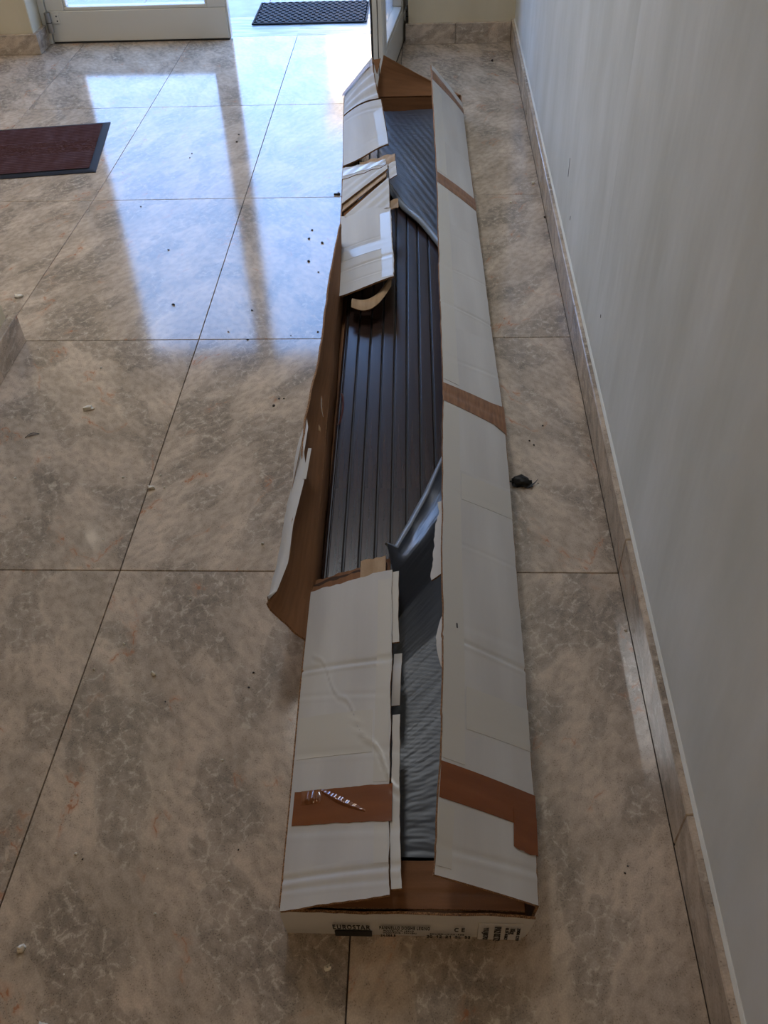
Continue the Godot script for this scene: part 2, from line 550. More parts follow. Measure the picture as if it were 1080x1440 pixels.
func build_room() -> void:
	var fl := slab("floor", Vector3(-3.5, -0.2, -1.02), Vector3(1.4, -0.006, 7.2), M.grout, null, 0.0)
	tag(fl, "polished beige and grey-brown marble tile floor with thin dark joints", "floor", "", "structure")
	var rng := RandomNumberGenerator.new()
	rng.seed = 4
	var rows := [-1.062, -0.005, 1.0, 2.010, 3.0, 4.0, 5.0, 6.0, 7.0]
	var g := 0.0011
	for r in rows.size() - 1:
		for i in range(-6, 2):
			var z0: float = rows[r]
			var z1: float = rows[r + 1]
			var a := Vector3(line_x(i, z0) + g, 0, z0 + g)
			var b := Vector3((line_x(i + 1, z0) if i < 1 else 1.182) - g, 0, z0 + g)
			var c := Vector3((line_x(i + 1, z1) if i < 1 else 1.182) - g, 0, z1 - g)
			var d := Vector3(line_x(i, z1) + g, 0, z1 - g)
			var o := rng.randf_range(0, 0.0)
			var u := [Vector2(0.01, 0.01 + o), Vector2(0.99, 0.01 + o), Vector2(0.99, 0.99 + o), Vector2(0.01, 0.99 + o)]
			if rng.randf() < 0.5: u = [u[2], u[3], u[0], u[1]]
			if rng.randf() < 0.5: u = [u[1], u[0], u[3], u[2]]
			var m: Material = M.marbles[rng.randi() % 4]
			for k in 4: u[k] = u[k]
			var t := put("tile", tile_mesh([a, b, c, d], u), m, fl)
			t.position = -fl.position
	var ce := slab("ceiling", Vector3(-3.5, 2.9, -1.2), Vector3(1.4, 3.1, 7.2), M.ceiling, null, 0.0)
	tag(ce, "plain pale ceiling above the entrance hall", "ceiling", "", "structure")
	lamp_panel(Vector3(0.27, 2.9, 1.35), 0.18, 0.45, Color(0.97, 0.985, 1.0), 1.6, "long white luminous panel on the hall ceiling above the carton")
	lamp_panel(Vector3(0.3, 2.9, 6.2), 0.25, 0.25, Color(1.0, 0.86, 0.70), 0.6, "smaller warm light panel on the ceiling behind the viewer")
	lamp_panel(Vector3(-1.9, 2.9, 0.4), 0.3, 0.3, Color(1.0, 0.94, 0.85), 1.0, "square light panel on the passage ceiling over the red mat")
	var wr := slab("wall_right", Vector3(1.2, -0.2, -1.2), Vector3(1.45, 3.1, 7.2), M.plaster, null, 0.0)
	tag(wr, "grey-white brushed plaster wall beside the long carton", "wall", "", "structure")
	for s in [[1.50, 0.288, 0.35, 0.003], [1.64, 0.205, 0.218, 0.004], [2.31, 0.256, 0.265, 0.004]]:   # three small scratches in the plaster
		var sc := put("scratch", box_mesh(Vector3(0.0012, s[2] - s[1], s[3]), 0.0002), M.dark_bit, wr)
		sc.position = Vector3(1.1998, (s[1] + s[2]) / 2, s[0]) - wr.position
	var wb := base("wall_back")
	tag(wb, "cream painted wall around the entrance door opening", "wall", "", "structure")
	slab("wall_piece", Vector3(-3.5, -0.2, -1.2), Vector3(-1.412, 3.1, -0.845), M.cream, wb, 0.004)
	slab("wall_piece", Vector3(0.632, -0.2, -1.2), Vector3(1.3, 3.1, -0.87), M.cream, wb, 0.004)
	slab("wall_piece", Vector3(-1.412, 2.2, -1.2), Vector3(0.632, 3.1, -0.86), M.cream, wb, 0.004)
	var wl := slab("wall_left", Vector3(-3.5, -0.2, 2.035), Vector3(-0.575, 3.1, 7.2), M.cream, null, 0.004)
	tag(wl, "cream wall corner with a marble skirting at the left picture edge", "wall", "", "structure")
	var we := slab("wall_side", Vector3(-3.7, -0.2, -1.2), Vector3(-3.4, 3.1, 2.1), M.cream, null, 0.0)
	tag(we, "cream side wall of the passage beyond the red mat", "wall", "", "structure")
	var wn := slab("wall_near", Vector3(-0.6, -0.2, 7.0), Vector3(1.4, 3.1, 7.25), M.cream, null, 0.0)
	tag(wn, "cream wall behind the viewer", "wall", "", "structure")
	# skirting of marble, piece by piece
	var br := base("baseboard_right")
	tag(br, "polished marble skirting along the grey-white plaster wall", "baseboard", "", "structure")
	var zs := [-0.872, -0.005, 1.0, 2.010, 3.0, 3.66, 4.6, 5.6, 7.0]
	for k in zs.size() - 1:
		var m2: StandardMaterial3D = M.marble_base
		slab("skirting_tile", Vector3(1.1815, 0, zs[k] + 0.0007), Vector3(1.206, 0.112, zs[k + 1] - 0.0007), m2, br, 0.0025)
	slab("plaster_bead", Vector3(1.194, 0.106, -0.86), Vector3(1.21, 0.1185, 7.0), M.plaster, br, 0.004)
	var bb := base("baseboard_back")
	tag(bb, "marble skirting at the foot of the cream entrance wall", "baseboard", "", "structure")
	slab("skirting_tile", Vector3(0.617, 0, -0.872), Vector3(0.885, 0.102, -0.851), M.marble_base, bb, 0.002)
	slab("skirting_tile", Vector3(0.8865, 0, -0.872), Vector3(1.1805, 0.102, -0.851), M.marble_base, bb, 0.002)
	slab("skirting_tile", Vector3(-2.1, 0, -0.848), Vector3(-1.391, 0.102, -0.826), M.marble_base, bb, 0.002)
	slab("skirting_tile", Vector3(-3.4, 0, -0.848), Vector3(-2.1015, 0.102, -0.826), M.marble_base, bb, 0.002)
	slab("skirting_tile", Vector3(-1.414, 0, -0.99), Vector3(-1.391, 0.102, -0.8495), M.marble_base, bb, 0.002)
	var bl := base("baseboard_left")
	tag(bl, "dark marble skirting on the wall corner at the left edge", "baseboard", "", "structure")
	slab("skirting_tile", Vector3(-0.576, 0, 2.013), Vector3(-0.549, 0.1, 3.2), M.marble_base, bl, 0.002)
	slab("skirting_tile", Vector3(-0.576, 0, 3.2015), Vector3(-0.549, 0.1, 7.0), M.marble_base, bl, 0.002)
	slab("skirting_tile", Vector3(-3.4, 0, 2.013), Vector3(-0.5775, 0.1, 2.036), M.marble_base, bl, 0.002)

func build_outside() -> void:
	var th := slab("trim_1", Vector3(-1.40, -0.2, -1.44), Vector3(0.66, -0.001, -1.0645), M.threshold, null, 0.003)
	tag(th, "pale fossil-flecked stone threshold under the open door", "threshold", "", "structure")
	var g := slab("ground", Vector3(-14, -0.25, -16), Vector3(14, -0.012, -1.2), M.grout, null, 0.0)
	tag(g, "bright pale paving outside the entrance door", "ground", "", "structure")
	var k := 0
	for i in range(-4, 5):
		for j in 5:
			var x0 := -0.24 + i * 0.8
			var z1 := -1.443 - j * 0.8
			var o := slab("paver", Vector3(x0 + 0.002, -0.03, z1 - 0.797), Vector3(x0 + 0.798, -0.002, z1), M.paver, g, 0.002)
			o.position -= g.position
			k += 1
	var f := base("building", Vector3(4.2, 0, -9.5))
	tag(f, "sunlit pale peach building across the street, mirrored in the floor", "building")
	slab("facade_wall", Vector3(-4.9, -0.02, -2), Vector3(6, 3.5, 0), M.facade, f, 0.02)
	slab("cornice", Vector3(-5.0, 3.5, -2.1), Vector3(6.1, 3.7, 0.12), M.facade, f, 0.02)

# ---------------------------------------------------------------- doors
func leaf(called: String, w: float, at: Vector3, turn: float, mirror: bool, label: String) -> Node3D:
	var d := base(called, at, turn)
	tag(d, label, "door", "", "structure")
	var s := -1.0 if mirror else 1.0
	var bx := func(nm: String, x0: float, x1: float, y0: float, y1: float, z0: float, z1: float, m: Material, bv := 0.003):
		return slab(nm, Vector3(minf(s * x0, s * x1), y0, z0), Vector3(maxf(s * x0, s * x1), y1, z1), m, d, bv)
	bx.call("bottom_rail", 0.0, w, 0.008, 0.165, -0.03, 0.03, M.alu)
	bx.call("gasket", 0.0, w, 0.0008, 0.0075, -0.02, 0.0305, M.gasket, 0.0005)
	bx.call("top_rail", 0.0, w, 2.08, 2.17, -0.03, 0.03, M.alu)
	bx.call("stile", 0.0, 0.10, 0.1655, 2.0795, -0.03, 0.03, M.alu)
	bx.call("stile", w - 0.10, w, 0.1655, 2.0795, -0.03, 0.03, M.alu)
	bx.call("glazing_bead", 0.1005, w - 0.1005, 0.1655, 0.183, -0.026, 0.026, M.alu)
	bx.call("glazing_bead", 0.1005, 0.114, 0.1835, 2.079, -0.024, 0.024, M.alu)
	bx.call("glazing_bead", w - 0.114, w - 0.1005, 0.1835, 2.079, -0.024, 0.024, M.alu)
	bx.call("glass_pane", 0.112, w - 0.112, 0.18, 2.08, -0.003, 0.003, M.glass, 0.0)
	# closing edge: ribbed profile with black gaskets
	bx.call("edge_rib", w + 0.0005, w + 0.010, 0.012, 2.165, 0.006, 0.026, M.alu, 0.002)
	bx.call("edge_rib", w + 0.0005, w + 0.010, 0.012, 2.165, -0.020, 0.002, M.alu, 0.002)
	bx.call("gasket", w + 0.0005, w + 0.005, 0.010, 2.165, 0.0025, 0.0055, M.gasket, 0.0005)
	bx.call("gasket", w + 0.0005, w + 0.008, 0.010, 2.165, -0.030, -0.0205, M.gasket, 0.001)
	return d

func hinge(d: Node3D, x: float, y: float, z: float, s: float) -> void:
	var h := slab("hinge", Vector3(x + s * 0.034 - 0.026, y, z - 0.006), Vector3(x + s * 0.034 + 0.026, y + 0.05, z + 0.002), M.alu, d, 0.002)
	var c := Vector3(-s * 0.030, 0.012, 0.020)
	cyl("knuckle", c, 0.016, 0.048, M.steel, h)
	cyl("knuckle", c + Vector3(0, -0.053, 0), 0.016, 0.048, M.steel, h)
	cyl("ring", c + Vector3(0, -0.0265, 0), 0.0155, 0.005, M.gasket, h)
	for q in [Vector3(0.012, 0.012, 0.0045), Vector3(0.012, -0.012, 0.0045)]:
		var b := cyl("screw", q, 0.004, 0.003, M.gasket, h)
		b.rotation.x = PI / 2

func build_doors() -> void:
	var a := leaf("door_1", 1.0, Vector3(-1.372, 0, -1.040), 0.0, false, "closed glazed door leaf with a grey-white metal frame beyond the red mat")
	hinge(a, 0.004, 0.105, 0.036, 1.0)
	var p := Vector3(0.585, 0, -0.985)
	var e := Vector3(0.502, 0, -0.13)
	var b := leaf("door_2", 0.86, p, 0.0, true, "open glazed door leaf seen edge-on behind the far end of the carton")
	var dir := e - p
	b.rotation.y = atan2(dir.z, -dir.x)
	hinge(b, -0.004, 0.10, 0.036, -1.0)
	var fr := base("trim_2")
	tag(fr, "grey-white metal door frame around the entrance opening", "door frame", "", "structure")
	slab("jamb", Vector3(-1.411, 0.0, -1.075), Vector3(-1.376, 2.2, -1.0), M.alu, fr, 0.003)
	slab("jamb", Vector3(0.596, 0.0, -1.075), Vector3(0.631, 2.2, -0.985), M.alu, fr, 0.003)
	slab("head", Vector3(-1.3755, 2.172, -1.075), Vector3(0.5955, 2.2, -0.99), M.alu, fr, 0.003)

# ---------------------------------------------------------------- the carton
var HR := [Vector3(.889, .1, .25), Vector3(.89, .1, .399), Vector3(.894, .1, .657), Vector3(.91, .1, 1.327), Vector3(.925, .1, 2.1), Vector3(.938, .1, 2.55), Vector3(.93, .1, 3.351), Vector3(.925, .1, 3.622), Vector3(.917, .1, 3.815)]
var IR := [Vector3(.751, .297, .25), Vector3(.753, .285, .399), Vector3(.771, .212, 1.29), Vector3(.774, .19, 2.1), Vector3(.777, .197, 2.55), Vector3(.767, .215, 3.351), Vector3(.761, .213, 3.622), Vector3(.748, .207, 3.815)]
var HL := [Vector3(.352, .1, .1), Vector3(.366, .1, .314), Vector3(.405, .1, .954), Vector3(.426, .1, 1.352), Vector3(.454, .1, 1.917), Vector3(.484, .1, 3.15), Vector3(.487, .1, 3.358), Vector3(.495, .1, 3.688), Vector3(.498, .1, 3.83)]
var IL := [Vector3(.50, .30, .1), Vector3(.503, .289, .314), Vector3(.588, .16, .954), Vector3(.607, .164, 1.352), Vector3(.635, .16, 1.917), Vector3(.680, .157, 3.15), Vector3(.685, .148, 3.358), Vector3(.690, .142, 3.688), Vector3(.696, .157, 3.83)]

# a point of a flap: z along the box, v from hinge (0) to free edge (1), lifted by off; creases [z at hinge, z at free edge, depth, half width]
func flap(H: Array, I: Array, z: float, v: float, off := 0.0, creases := [], bow := 0.0) -> Vector3:
	var h := key(H, z)
	var i := key(I, z)
	var d := (i - h).normalized()
	var n := Vector3(-d.y, d.x, 0)
	if n.y < 0: n = -n
	var lift := off + bow * sin(PI * clampf(v, 0, 1))
	for c in creases:
		var zc: float = lerpf(c[0], c[1], v)
		var t: float = (z - zc) / (c[3] * 0.5)
		if absf(t) < 3.0: lift += c[2] * 0.5 * (-exp(-t * t) + 0.4 * exp(-(t - 1.9) * (t - 1.9)))
	lift += noise.get_noise_2d(z * 60.0, v * 30.0 + h.x * 400.0) * 0.003
	return h + (i - h) * v + n * lift

func build_box() -> void:
	var B := base("cardboard_box", Vector3(0.66, 0, 2.0))
	tag(B, "long torn white cardboard box lying open on the marble floor", "box")
	var O := -B.position
	var W: Material = M.white_board
	var K: Material = M.kraft
	var C: Material = M.cut
	# tray
	var sh := func(nm: String, nu: int, nv: int, fn: Callable, th: float, t: Material, b: Material = null, e: Material = null, up := Vector3.UP):
		var o := sheet(nm, B, nu, nv, fn, th, t, b, e, up)
		o.position = O
		return o
	sh.call("base_panel", 30, 4, func(u: float, v: float):
		var z := lerpf(0.2, 3.825, u)
		var l := key(HL, z)
		var r := key(HR, z)
		return Vector3(lerpf(l.x + 0.006, r.x - 0.012, v), 0.0065, z), 0.006, K, W, C)
	sh.call("side_panel", 60, 4, func(u: float, v: float):
		var l := key(HL, lerpf(0.2, 3.825, u))
		return Vector3(l.x + 0.006 - 0.004 * v, lerpf(0.001, 0.098, v), l.z), 0.005, K, W, C, Vector3.RIGHT)
	sh.call("side_panel", 60, 4, func(u: float, v: float):
		var l := key(HR, lerpf(0.2, 3.815, u))
		return Vector3(l.x - 0.014 + 0.010 * v, lerpf(0.001, 0.098, v), l.z), 0.005, K, W, C, Vector3.LEFT)
	var front := func(u: float, v: float) -> Vector3:
		var top := 0.097 + jag(u, 3.0, 0.004) - 0.006 * ss(0.9, 1.0, u)
		return Vector3(lerpf(lerpf(0.500, 0.497, v), lerpf(0.898, 0.912, v), u), lerpf(0.0, top, v), 3.829 + 0.006 * sin(v * PI) * 0.6 + 0.004 * v)
	sh.call("end_panel", 60, 8, front, 0.005, W, K, C, Vector3.BACK)
	sh.call("end_panel", 12, 4, func(u: float, v: float): return Vector3(lerpf(0.375, 0.885, u), lerpf(0.001, 0.1, v), 0.2 - 0.003 * v), 0.005, K, W, C, Vector3.BACK)
	# raised far end flap, its inner brown side towards us
	sh.call("end_flap", 16, 10, func(u: float, v: float):
		var lo := Vector3(lerpf(0.50, 0.885, u), 0.1, 0.2)
		var hi := (Vector3(0.541, 0.262, 0.160)).lerp(Vector3(0.80, 0.125, 0.172), u)
		var p := lo.lerp(hi, v)
		p.z -= 0.012 * sin(PI * v)
		return p, 0.005, K, W, C, Vector3.BACK)
	# inner dust flap at the near end
	var dust := func(u: float, v: float) -> Vector3:
		return Vector3(lerpf(0.515, 0.895, u), lerpf(0.083, 0.092, v) - 0.002 * exp(-pow((v - 0.66) / 0.05, 2)), lerpf(3.737, 3.821, v) + jag(u, 8, 0.001))
	sh.call("dust_flap", 20, 20, dust, 0.004, K, K, C)
	# right flap, whole length
	var cr := [[3.351, 3.351, 0.005, 0.010], [2.10, 2.104, 0.005, 0.011], [1.868, 1.898, 0.003, 0.010], [1.65, 1.67, 0.002, 0.009], [3.076, 3.088, 0.0016, 0.010], [2.90, 2.94, 0.0012, 0.008], [3.51, 3.524, 0.0016, 0.010], [3.76, 3.77, 0.003, 0.012], [2.36, 2.394, 0.002, 0.014], [1.30, 1.31, 0.003, 0.02], [2.55, 2.555, 0.003, 0.02], [0.42, 0.46, 0.003, 0.014], [3.30, 3.31, 0.001, 0.02]]
	var rf := func(z: float, v: float, off: float) -> Vector3: return flap(HR, IR, z, v, off, cr, 0.002)
	sh.call("top_flap", 900, 12, func(u: float, v: float):
		var z := lerpf(0.30 + 0.075 * v, 3.815, u)
		var vv: float = v
		if v > 0.99: vv = 1.0 + jag(u * 3.5, 5.0, 0.012)
		if v < 0.01: vv = jag(u * 3.5, 6.0, 0.006)
		return rf.call(z, vv, 0.0), 0.006, W, K, C)
	var tp := func(nm: String, m: Material, f: Callable, zf: Callable, v0: float, v1: float, off := 0.0012, nu := 10, nv := 24):
		var o: MeshInstance3D = sh.call(nm, nu, nv, func(u: float, v: float):
			var vv := lerpf(v0, v1, v)
			return f.call(zf.call(u, vv), vv, off), 0.0006, m)
		return o
	tp.call("parcel_tape", M.tape, rf, func(u: float, v: float): return lerpf(3.622, 3.688, u), -0.012, 1.006)
	tp.call("parcel_tape", M.tape, rf, func(u: float, v: float): return lerpf(3.662 + 0.01 * (0.25 - v), 3.734 - 0.02 * clampf(v - 0.19, 0, 1) * 3.0 + jag(v * 2, 2, 0.002), u), -0.012, 0.245, 0.0020, 10, 10)
	tp.call("parcel_tape", M.tape_dull, rf, func(u: float, v: float): return lerpf(2.503 + 0.016 * v, 2.596, u) - 0.0, -0.012, 1.006)
	tp.call("parcel_tape", M.tape_dull, rf, func(u: float, v: float): return lerpf(2.498 + 0.05 * v, 2.615 - 0.10 * v + jag(v * 3, 4, 0.004), u), -0.014, 0.22, 0.0022, 10, 8)
	tp.call("parcel_tape", M.tape_dull, rf, func(u: float, v: float): return lerpf(1.253 + 0.015 * v, 1.348, u), -0.012, 1.006)
	tp.call("parcel_tape", M.tape_dull, rf, func(u: float, v: float): return lerpf(0.372 + 0.055 * v, 0.42 + 0.10 * v, u), -0.012, 1.004)
	tp.call("clear_tape", M.clear_tape, rf, func(u: float, v: float): return lerpf(0.56, 1.25, u), 0.74, 0.995, 0.0008, 60, 4)
	tp.call("clear_tape", M.clear_tape, rf, func(u: float, v: float): return lerpf(1.36, 2.50, u), 0.74, 0.995, 0.0008, 90, 4)
	tp.call("clear_tape", M.clear_tape, rf, func(u: float, v: float): return lerpf(2.605, 3.615, u), 0.76, 0.995, 0.0008, 90, 4)
	tp.call("clear_tape", M.clear_tape, rf, func(u: float, v: float): return lerpf(3.695, 3.80, u), 0.85, 0.995, 0.0008, 10, 4)
	tp.call("clear_tape", M.clear_tape, rf, func(u: float, v: float): return lerpf(2.835 + 0.02 * v, 2.925 + 0.02 * v, u), 0.0, 0.745, 0.0007, 10, 12)
	tp.call("clear_tape", M.clear_tape, rf, func(u: float, v: float): return lerpf(3.445 + 0.01 * v, 3.535 + 0.01 * v, u), 0.0, 0.745, 0.0007, 10, 12)
	tp.call("scuff", M.dark_bit, rf, func(u: float, v: float): return lerpf(3.313, 3.325, u), 0.835, 0.850, 0.0014, 3, 3)
	# strip torn down from the right flap's free edge
	sh.call("torn_strip", 24, 4, func(u: float, v: float):
		var z := lerpf(2.96, 3.17, u)
		var e: Vector3 = rf.call(z, 1.0, -0.006)
		var wd := 0.006 + 0.014 * ss(0.0, 0.9, u)
		return e + Vector3(lerpf(0.012, -wd, v) + (jag(u, 2, 0.004) if v > 0.9 else 0.0), -0.012 * v - 0.01 * u, 0.02 * v * u), 0.004, W, K, C)
	sh.call("torn_strip", 12, 3, func(u: float, v: float):
		var e: Vector3 = rf.call(lerpf(3.30, 3.42, u), 1.0, -0.006)
		return e + Vector3(lerpf(0.01, -0.010 * sin(PI * u), v), -0.008 * v, 0), 0.003, W, K, C)
	# near left flap
	var cl := [[3.358, 3.357, 0.005, 0.010], [3.782, 3.776, 0.005, 0.010], [3.80, 3.80, 0.002, 0.008], [3.55, 3.56, 0.0015, 0.012], [3.42, 3.44, 0.0012, 0.01], [3.70, 3.71, 0.0015, 0.012]]
	var lf := func(z: float, v: float, off: float) -> Vector3:
		var p := flap(HL, IL, z, v, off, cl, 0.003)
		# a diagonal dent running down the flap
		var zc: float = 3.28 + 0.36 * v + 0.012 * sin(v * 22.0)
		var t: float = (z - zc) / 0.006
		if absf(t) < 3 and v > 0.1: p.y += 0.0012 * exp(-t * t) - 0.0008 * exp(-(t - 1.6) * (t - 1.6))
		return p
	sh.call("top_flap", 220, 44, func(u: float, v: float):
		var z0 := 3.150 - 0.020 * v + jag(v * 0.6, 7.0, 0.006)
		var z := lerpf(z0, 3.834 - 0.008 * v + jag(v * 0.8, 9, 0.0012), u)
		var vv: float = lerpf(0.0, 0.905, v)
		if v > 0.99:
			vv += jag(u, 5.0, 0.012)
		return lf.call(z, vv, 0.0), 0.006, W, K, C)
	# its outer strip, torn along the seam, in three lengths
	for s in [[3.135, 3.318, 0.905, 0.975], [3.485, 3.66, 0.925, 0.995], [3.66, 3.815, 0.915, 1.0]]:
		sh.call("seam_strip", 24, 4, func(u: float, v: float):
			var p: Vector3 = lf.call(lerpf(s[0], s[1], u), lerpf(s[2], s[3], v) + jag(u * 0.5, s[0], 0.008), -0.0025)
			return p, 0.004, M.clear_tape, K, C)
	sh.call("torn_strip", 10, 4, func(u: float, v: float):
		var p: Vector3 = lf.call(lerpf(3.335, 3.455, u), lerpf(0.93, 1.01, v) - 0.02 * u, 0.0)
		return p + Vector3(0, -0.018 + 0.010 * sin(PI * u), 0), 0.003, W, K, C)
	# torn layers showing under its far edge
	for k in 3:
		sh.call("torn_layer", 6, 20, func(u: float, v: float):
			var z := lerpf(3.130 - 0.013 * k - 0.022 * v + jag(v, 11.0 + k, 0.005), 3.17, u)
			return lf.call(z, lerpf(0.0, 0.80 + 0.03 * k, v), -0.0065 - 0.0055 * k), 0.0035, M.dark_board if k == 1 else K, K, C)
	sh.call("torn_layer", 8, 8, func(u: float, v: float):
		var p: Vector3 = lf.call(lerpf(3.085, 3.14, u) + jag(v, 3, 0.006), lerpf(0.55, 0.83, v), -0.004)
		return p, 0.003, M.tan_board, K, C)
	tp.call("parcel_tape", M.tape, lf, func(u: float, v: float): return lerpf(3.626 + jag(v, 4, 0.0015), 3.688 + 0.008 * v + jag(v, 5, 0.0015), u), 0.035, 0.935)
	tp.call("clear_tape", M.clear_tape, lf, func(u: float, v: float): return lerpf(3.47, 3.56, u), 0.02, 0.74, 0.0007, 14, 14)
	tp.call("clear_tape", M.clear_tape, lf, func(u: float, v: float): return lerpf(3.155, 3.62, u), 0.76, 0.90, 0.0007, 60, 6)
	tp.call("clear_tape", M.clear_tape, lf, func(u: float, v: float): return lerpf(3.70, 3.77, u), 0.78, 0.90, 0.0007, 10, 6)
	# blistered patch and curled ridge of that tape
	sh.call("parcel_tape", 12, 36, func(u: float, v: float):
		var vv := lerpf(0.29, 0.70, v)
		var zc := 3.626 + 0.046 * pow(v, 1.25)
		var wd := 0.004 + 0.012 * sin(PI * pow(v, 0.8))
		var p: Vector3 = lf.call(zc + wd * u, vv, 0.0016)
		var up := u / 0.72 if u < 0.72 else (1.0 - u) / 0.28
		return p + Vector3(0, wd * 0.33 * up + 0.0006 * sin(v * 40.0 + u * 3.0), 0), 0.0005, M.tape_gloss)
	sh.call("parcel_tape", 16, 30, func(u: float, v: float):
		var p: Vector3 = lf.call(lerpf(3.625, 3.652, u), lerpf(0.10, 0.29, v), 0.0016)
		var up := u / 0.75 if u < 0.75 else (1.0 - u) / 0.25
		return p + Vector3(0, 0.0085 * up * sin(PI * v) * (0.8 + 0.2 * sin(v * 25.0)), 0), 0.0005, M.tape_gloss)
	# far left flap: sound length C
	var cf := [[1.625, 1.627, 0.0025, 0.007], [1.777, 1.769, 0.006, 0.011], [1.862, 1.853, 0.002, 0.008], [1.70, 1.70, 0.001, 0.01], [1.68, 1.66, 0.001, 0.008]]
	var ff := func(z: float, v: float, off: float) -> Vector3: return flap(HL, IL, z, v, off, cf, 0.004)
	sh.call("top_flap", 140, 16, func(u: float, v: float):
		var z := lerpf(1.375 + 0.055 * v + 0.012 * sin(v * 8.0), 1.925 - 0.012 * v + 0.006 * sin(v * 5.0) + jag(v, 2, 0.002), u)
		var vv := lerpf(-0.03 * ss(0.4, 1.0, u), 0.985, v)
		if v > 0.99 or v < 0.01: vv += jag(u * 1.5, 8.0, 0.010)
		return ff.call(z, vv, 0.0), 0.006, W, K, C)
	tp.call("clear_tape", M.clear_tape, ff, func(u: float, v: float): return lerpf(1.47, 1.90, u), 0.78, 0.97, 0.0008, 40, 4)
	tp.call("clear_tape", M.clear_tape, ff, func(u: float, v: float): return lerpf(1.655, 1.715, u), 0.04, 0.78, 0.0008, 6, 14)
	# curled tongue of board under its end
	sh.call("torn_tongue", 14, 14, func(u: float, v: float):
		var x := lerpf(0.500, 0.622, v)
		var z1 := 1.985 + 0.03 * sin(v * PI) - 0.10 * pow(v, 3.0)
		var z0 := z1 - 0.052 - 0.03 * v
		return Vector3(x, 0.098 + 0.006 * sin(u * PI) + 0.014 * v * v, lerpf(z0, z1, u)), 0.004, M.tan_board, K, C)
	# crumpled lengths between
	var wave := func(z: float, v: float, off: float) -> Vector3:
		return flap(HL, IL, z, v, off, [], 0.0) + Vector3(0, 0.0035 * sin((z + 0.2 * v) * 90.0) * (0.3 + 0.7 * v), 0)
	sh.call("crumpled_flap", 24, 14, func(u: float, v: float): return wave.call(lerpf(0.975 + 0.055 * v, 1.075 + 0.01 * v, u), lerpf(0.0, 0.93, v), 0.003), 0.005, W, K, C)
	tp.call("clear_tape", M.clear_tape, wave, func(u: float, v: float): return lerpf(1.0 + 0.04 * v, 1.055 + 0.015 * v, u), 0.02, 0.9, 0.0045, 8, 14)
	sh.call("crumpled_flap", 24, 14, func(u: float, v: float): return wave.call(lerpf(1.07 + 0.01 * v, 1.29 - 0.17 * v, u), lerpf(0.01, 0.96, v), 0.0 + 0.006 * u), 0.005, W, K, C)
	sh.call("torn_layer", 16, 14, func(u: float, v: float): return wave.call(lerpf(1.283 - 0.17 * v, 1.345 - 0.165 * v, u), lerpf(0.02, 0.92, v), -0.004 + 0.006 * u), 0.004, M.tan_board, K, C)
	sh.call("torn_layer", 12, 14, func(u: float, v: float): return wave.call(lerpf(1.335 - 0.165 * v, 1.405 - 0.20 * v, u), lerpf(0.03, 0.90, v), -0.009), 0.004, K, K, C)
	sh.call("crumpled_flap", 16, 14, func(u: float, v: float): return wave.call(lerpf(1.392 - 0.19 * v, 1.40 + 0.045 * v, u), lerpf(0.08, 0.97, v), 0.004 - 0.003 * u), 0.005, W, K, C)
	sh.call("torn_layer", 10, 10, func(u: float, v: float): return wave.call(lerpf(0.94 + 0.02 * v, 1.03 + 0.04 * v, u), lerpf(0.35, 1.10, v), -0.012), 0.004, M.tan_board, K, C)
	sh.call("torn_strip", 8, 4, func(u: float, v: float): return wave.call(lerpf(1.06, 1.19, u), lerpf(0.97, 1.12, v), -0.006), 0.003, W, K, C)
	sh.call("torn_strip", 8, 4, func(u: float, v: float): return wave.call(lerpf(1.35, 1.42, u), lerpf(0.93, 1.10, v), -0.02), 0.003, M.tan_board, K, C)
	# length A
	var fa := func(z: float, v: float, off: float) -> Vector3: return flap(HL, IL, z, v, off, [[0.50, 0.66, 0.005, 0.012], [0.86, 0.82, 0.002, 0.010]], 0.003)
	sh.call("top_flap", 40, 14, func(u: float, v: float): return fa.call(lerpf(0.435 + 0.175 * v, 0.945 - 0.04 * v + 0.008 * sin(v * 6.0), u), lerpf(0.0, 1.02 - 0.02 * u, v), 0.0), 0.006, W, K, C)
	tp.call("clear_tape", M.clear_tape, fa, func(u: float, v: float): return lerpf(0.66, 0.90, u), 0.80, 1.0, 0.0008, 20, 4)
	# length D: the ridged far end bent up
	sh.call("crumpled_flap", 36, 14, func(u: float, v: float):
		var z := lerpf(0.125 + 0.155 * v, 0.42 + 0.175 * v, u)
		var p := flap(HL, IL, z, v * 0.97, 0.0, [], 0.0)
		return p + Vector3(0, 0.007 * sin(u * 26.0 + v * 2.0) * (0.4 + 0.6 * v), 0), 0.005, W, K, C)
	tp.call("parcel_tape", M.tape_dull, func(z: float, v: float, off: float): return flap(HL, IL, z, v * 0.97, off + 0.006, [], 0.0), func(u: float, v: float): return lerpf(0.165 + 0.155 * v, 0.20 + 0.155 * v, u), -0.01, 0.95, 0.0025)
	sh.call("torn_strip", 8, 6, func(u: float, v: float):
		var q := Vector3(0.497, 0.262, 0.215).lerp(Vector3(0.530, 0.262, 0.20), u)
		return q.lerp(Vector3(0.515, 0.215, 0.26), v), 0.004, K, K, C)
	# left flap torn open and standing up, brown inside towards us
	var outer := [Vector3(.452, .19, 1.62), Vector3(.447, .19, 1.74), Vector3(.442, .19, 1.944), Vector3(.441, .19, 2.168), Vector3(.446, .19, 2.279), Vector3(.446, .19, 2.417), Vector3(.438, .19, 2.514), Vector3(.436, .193, 2.665), Vector3(.441, .197, 2.80), Vector3(.454, .2, 2.86), Vector3(.454, .2, 2.908), Vector3(.444, .2, 3.045), Vector3(.446, .2, 3.158), Vector3(.432, .2, 3.237), Vector3(.418, .2, 3.262)]
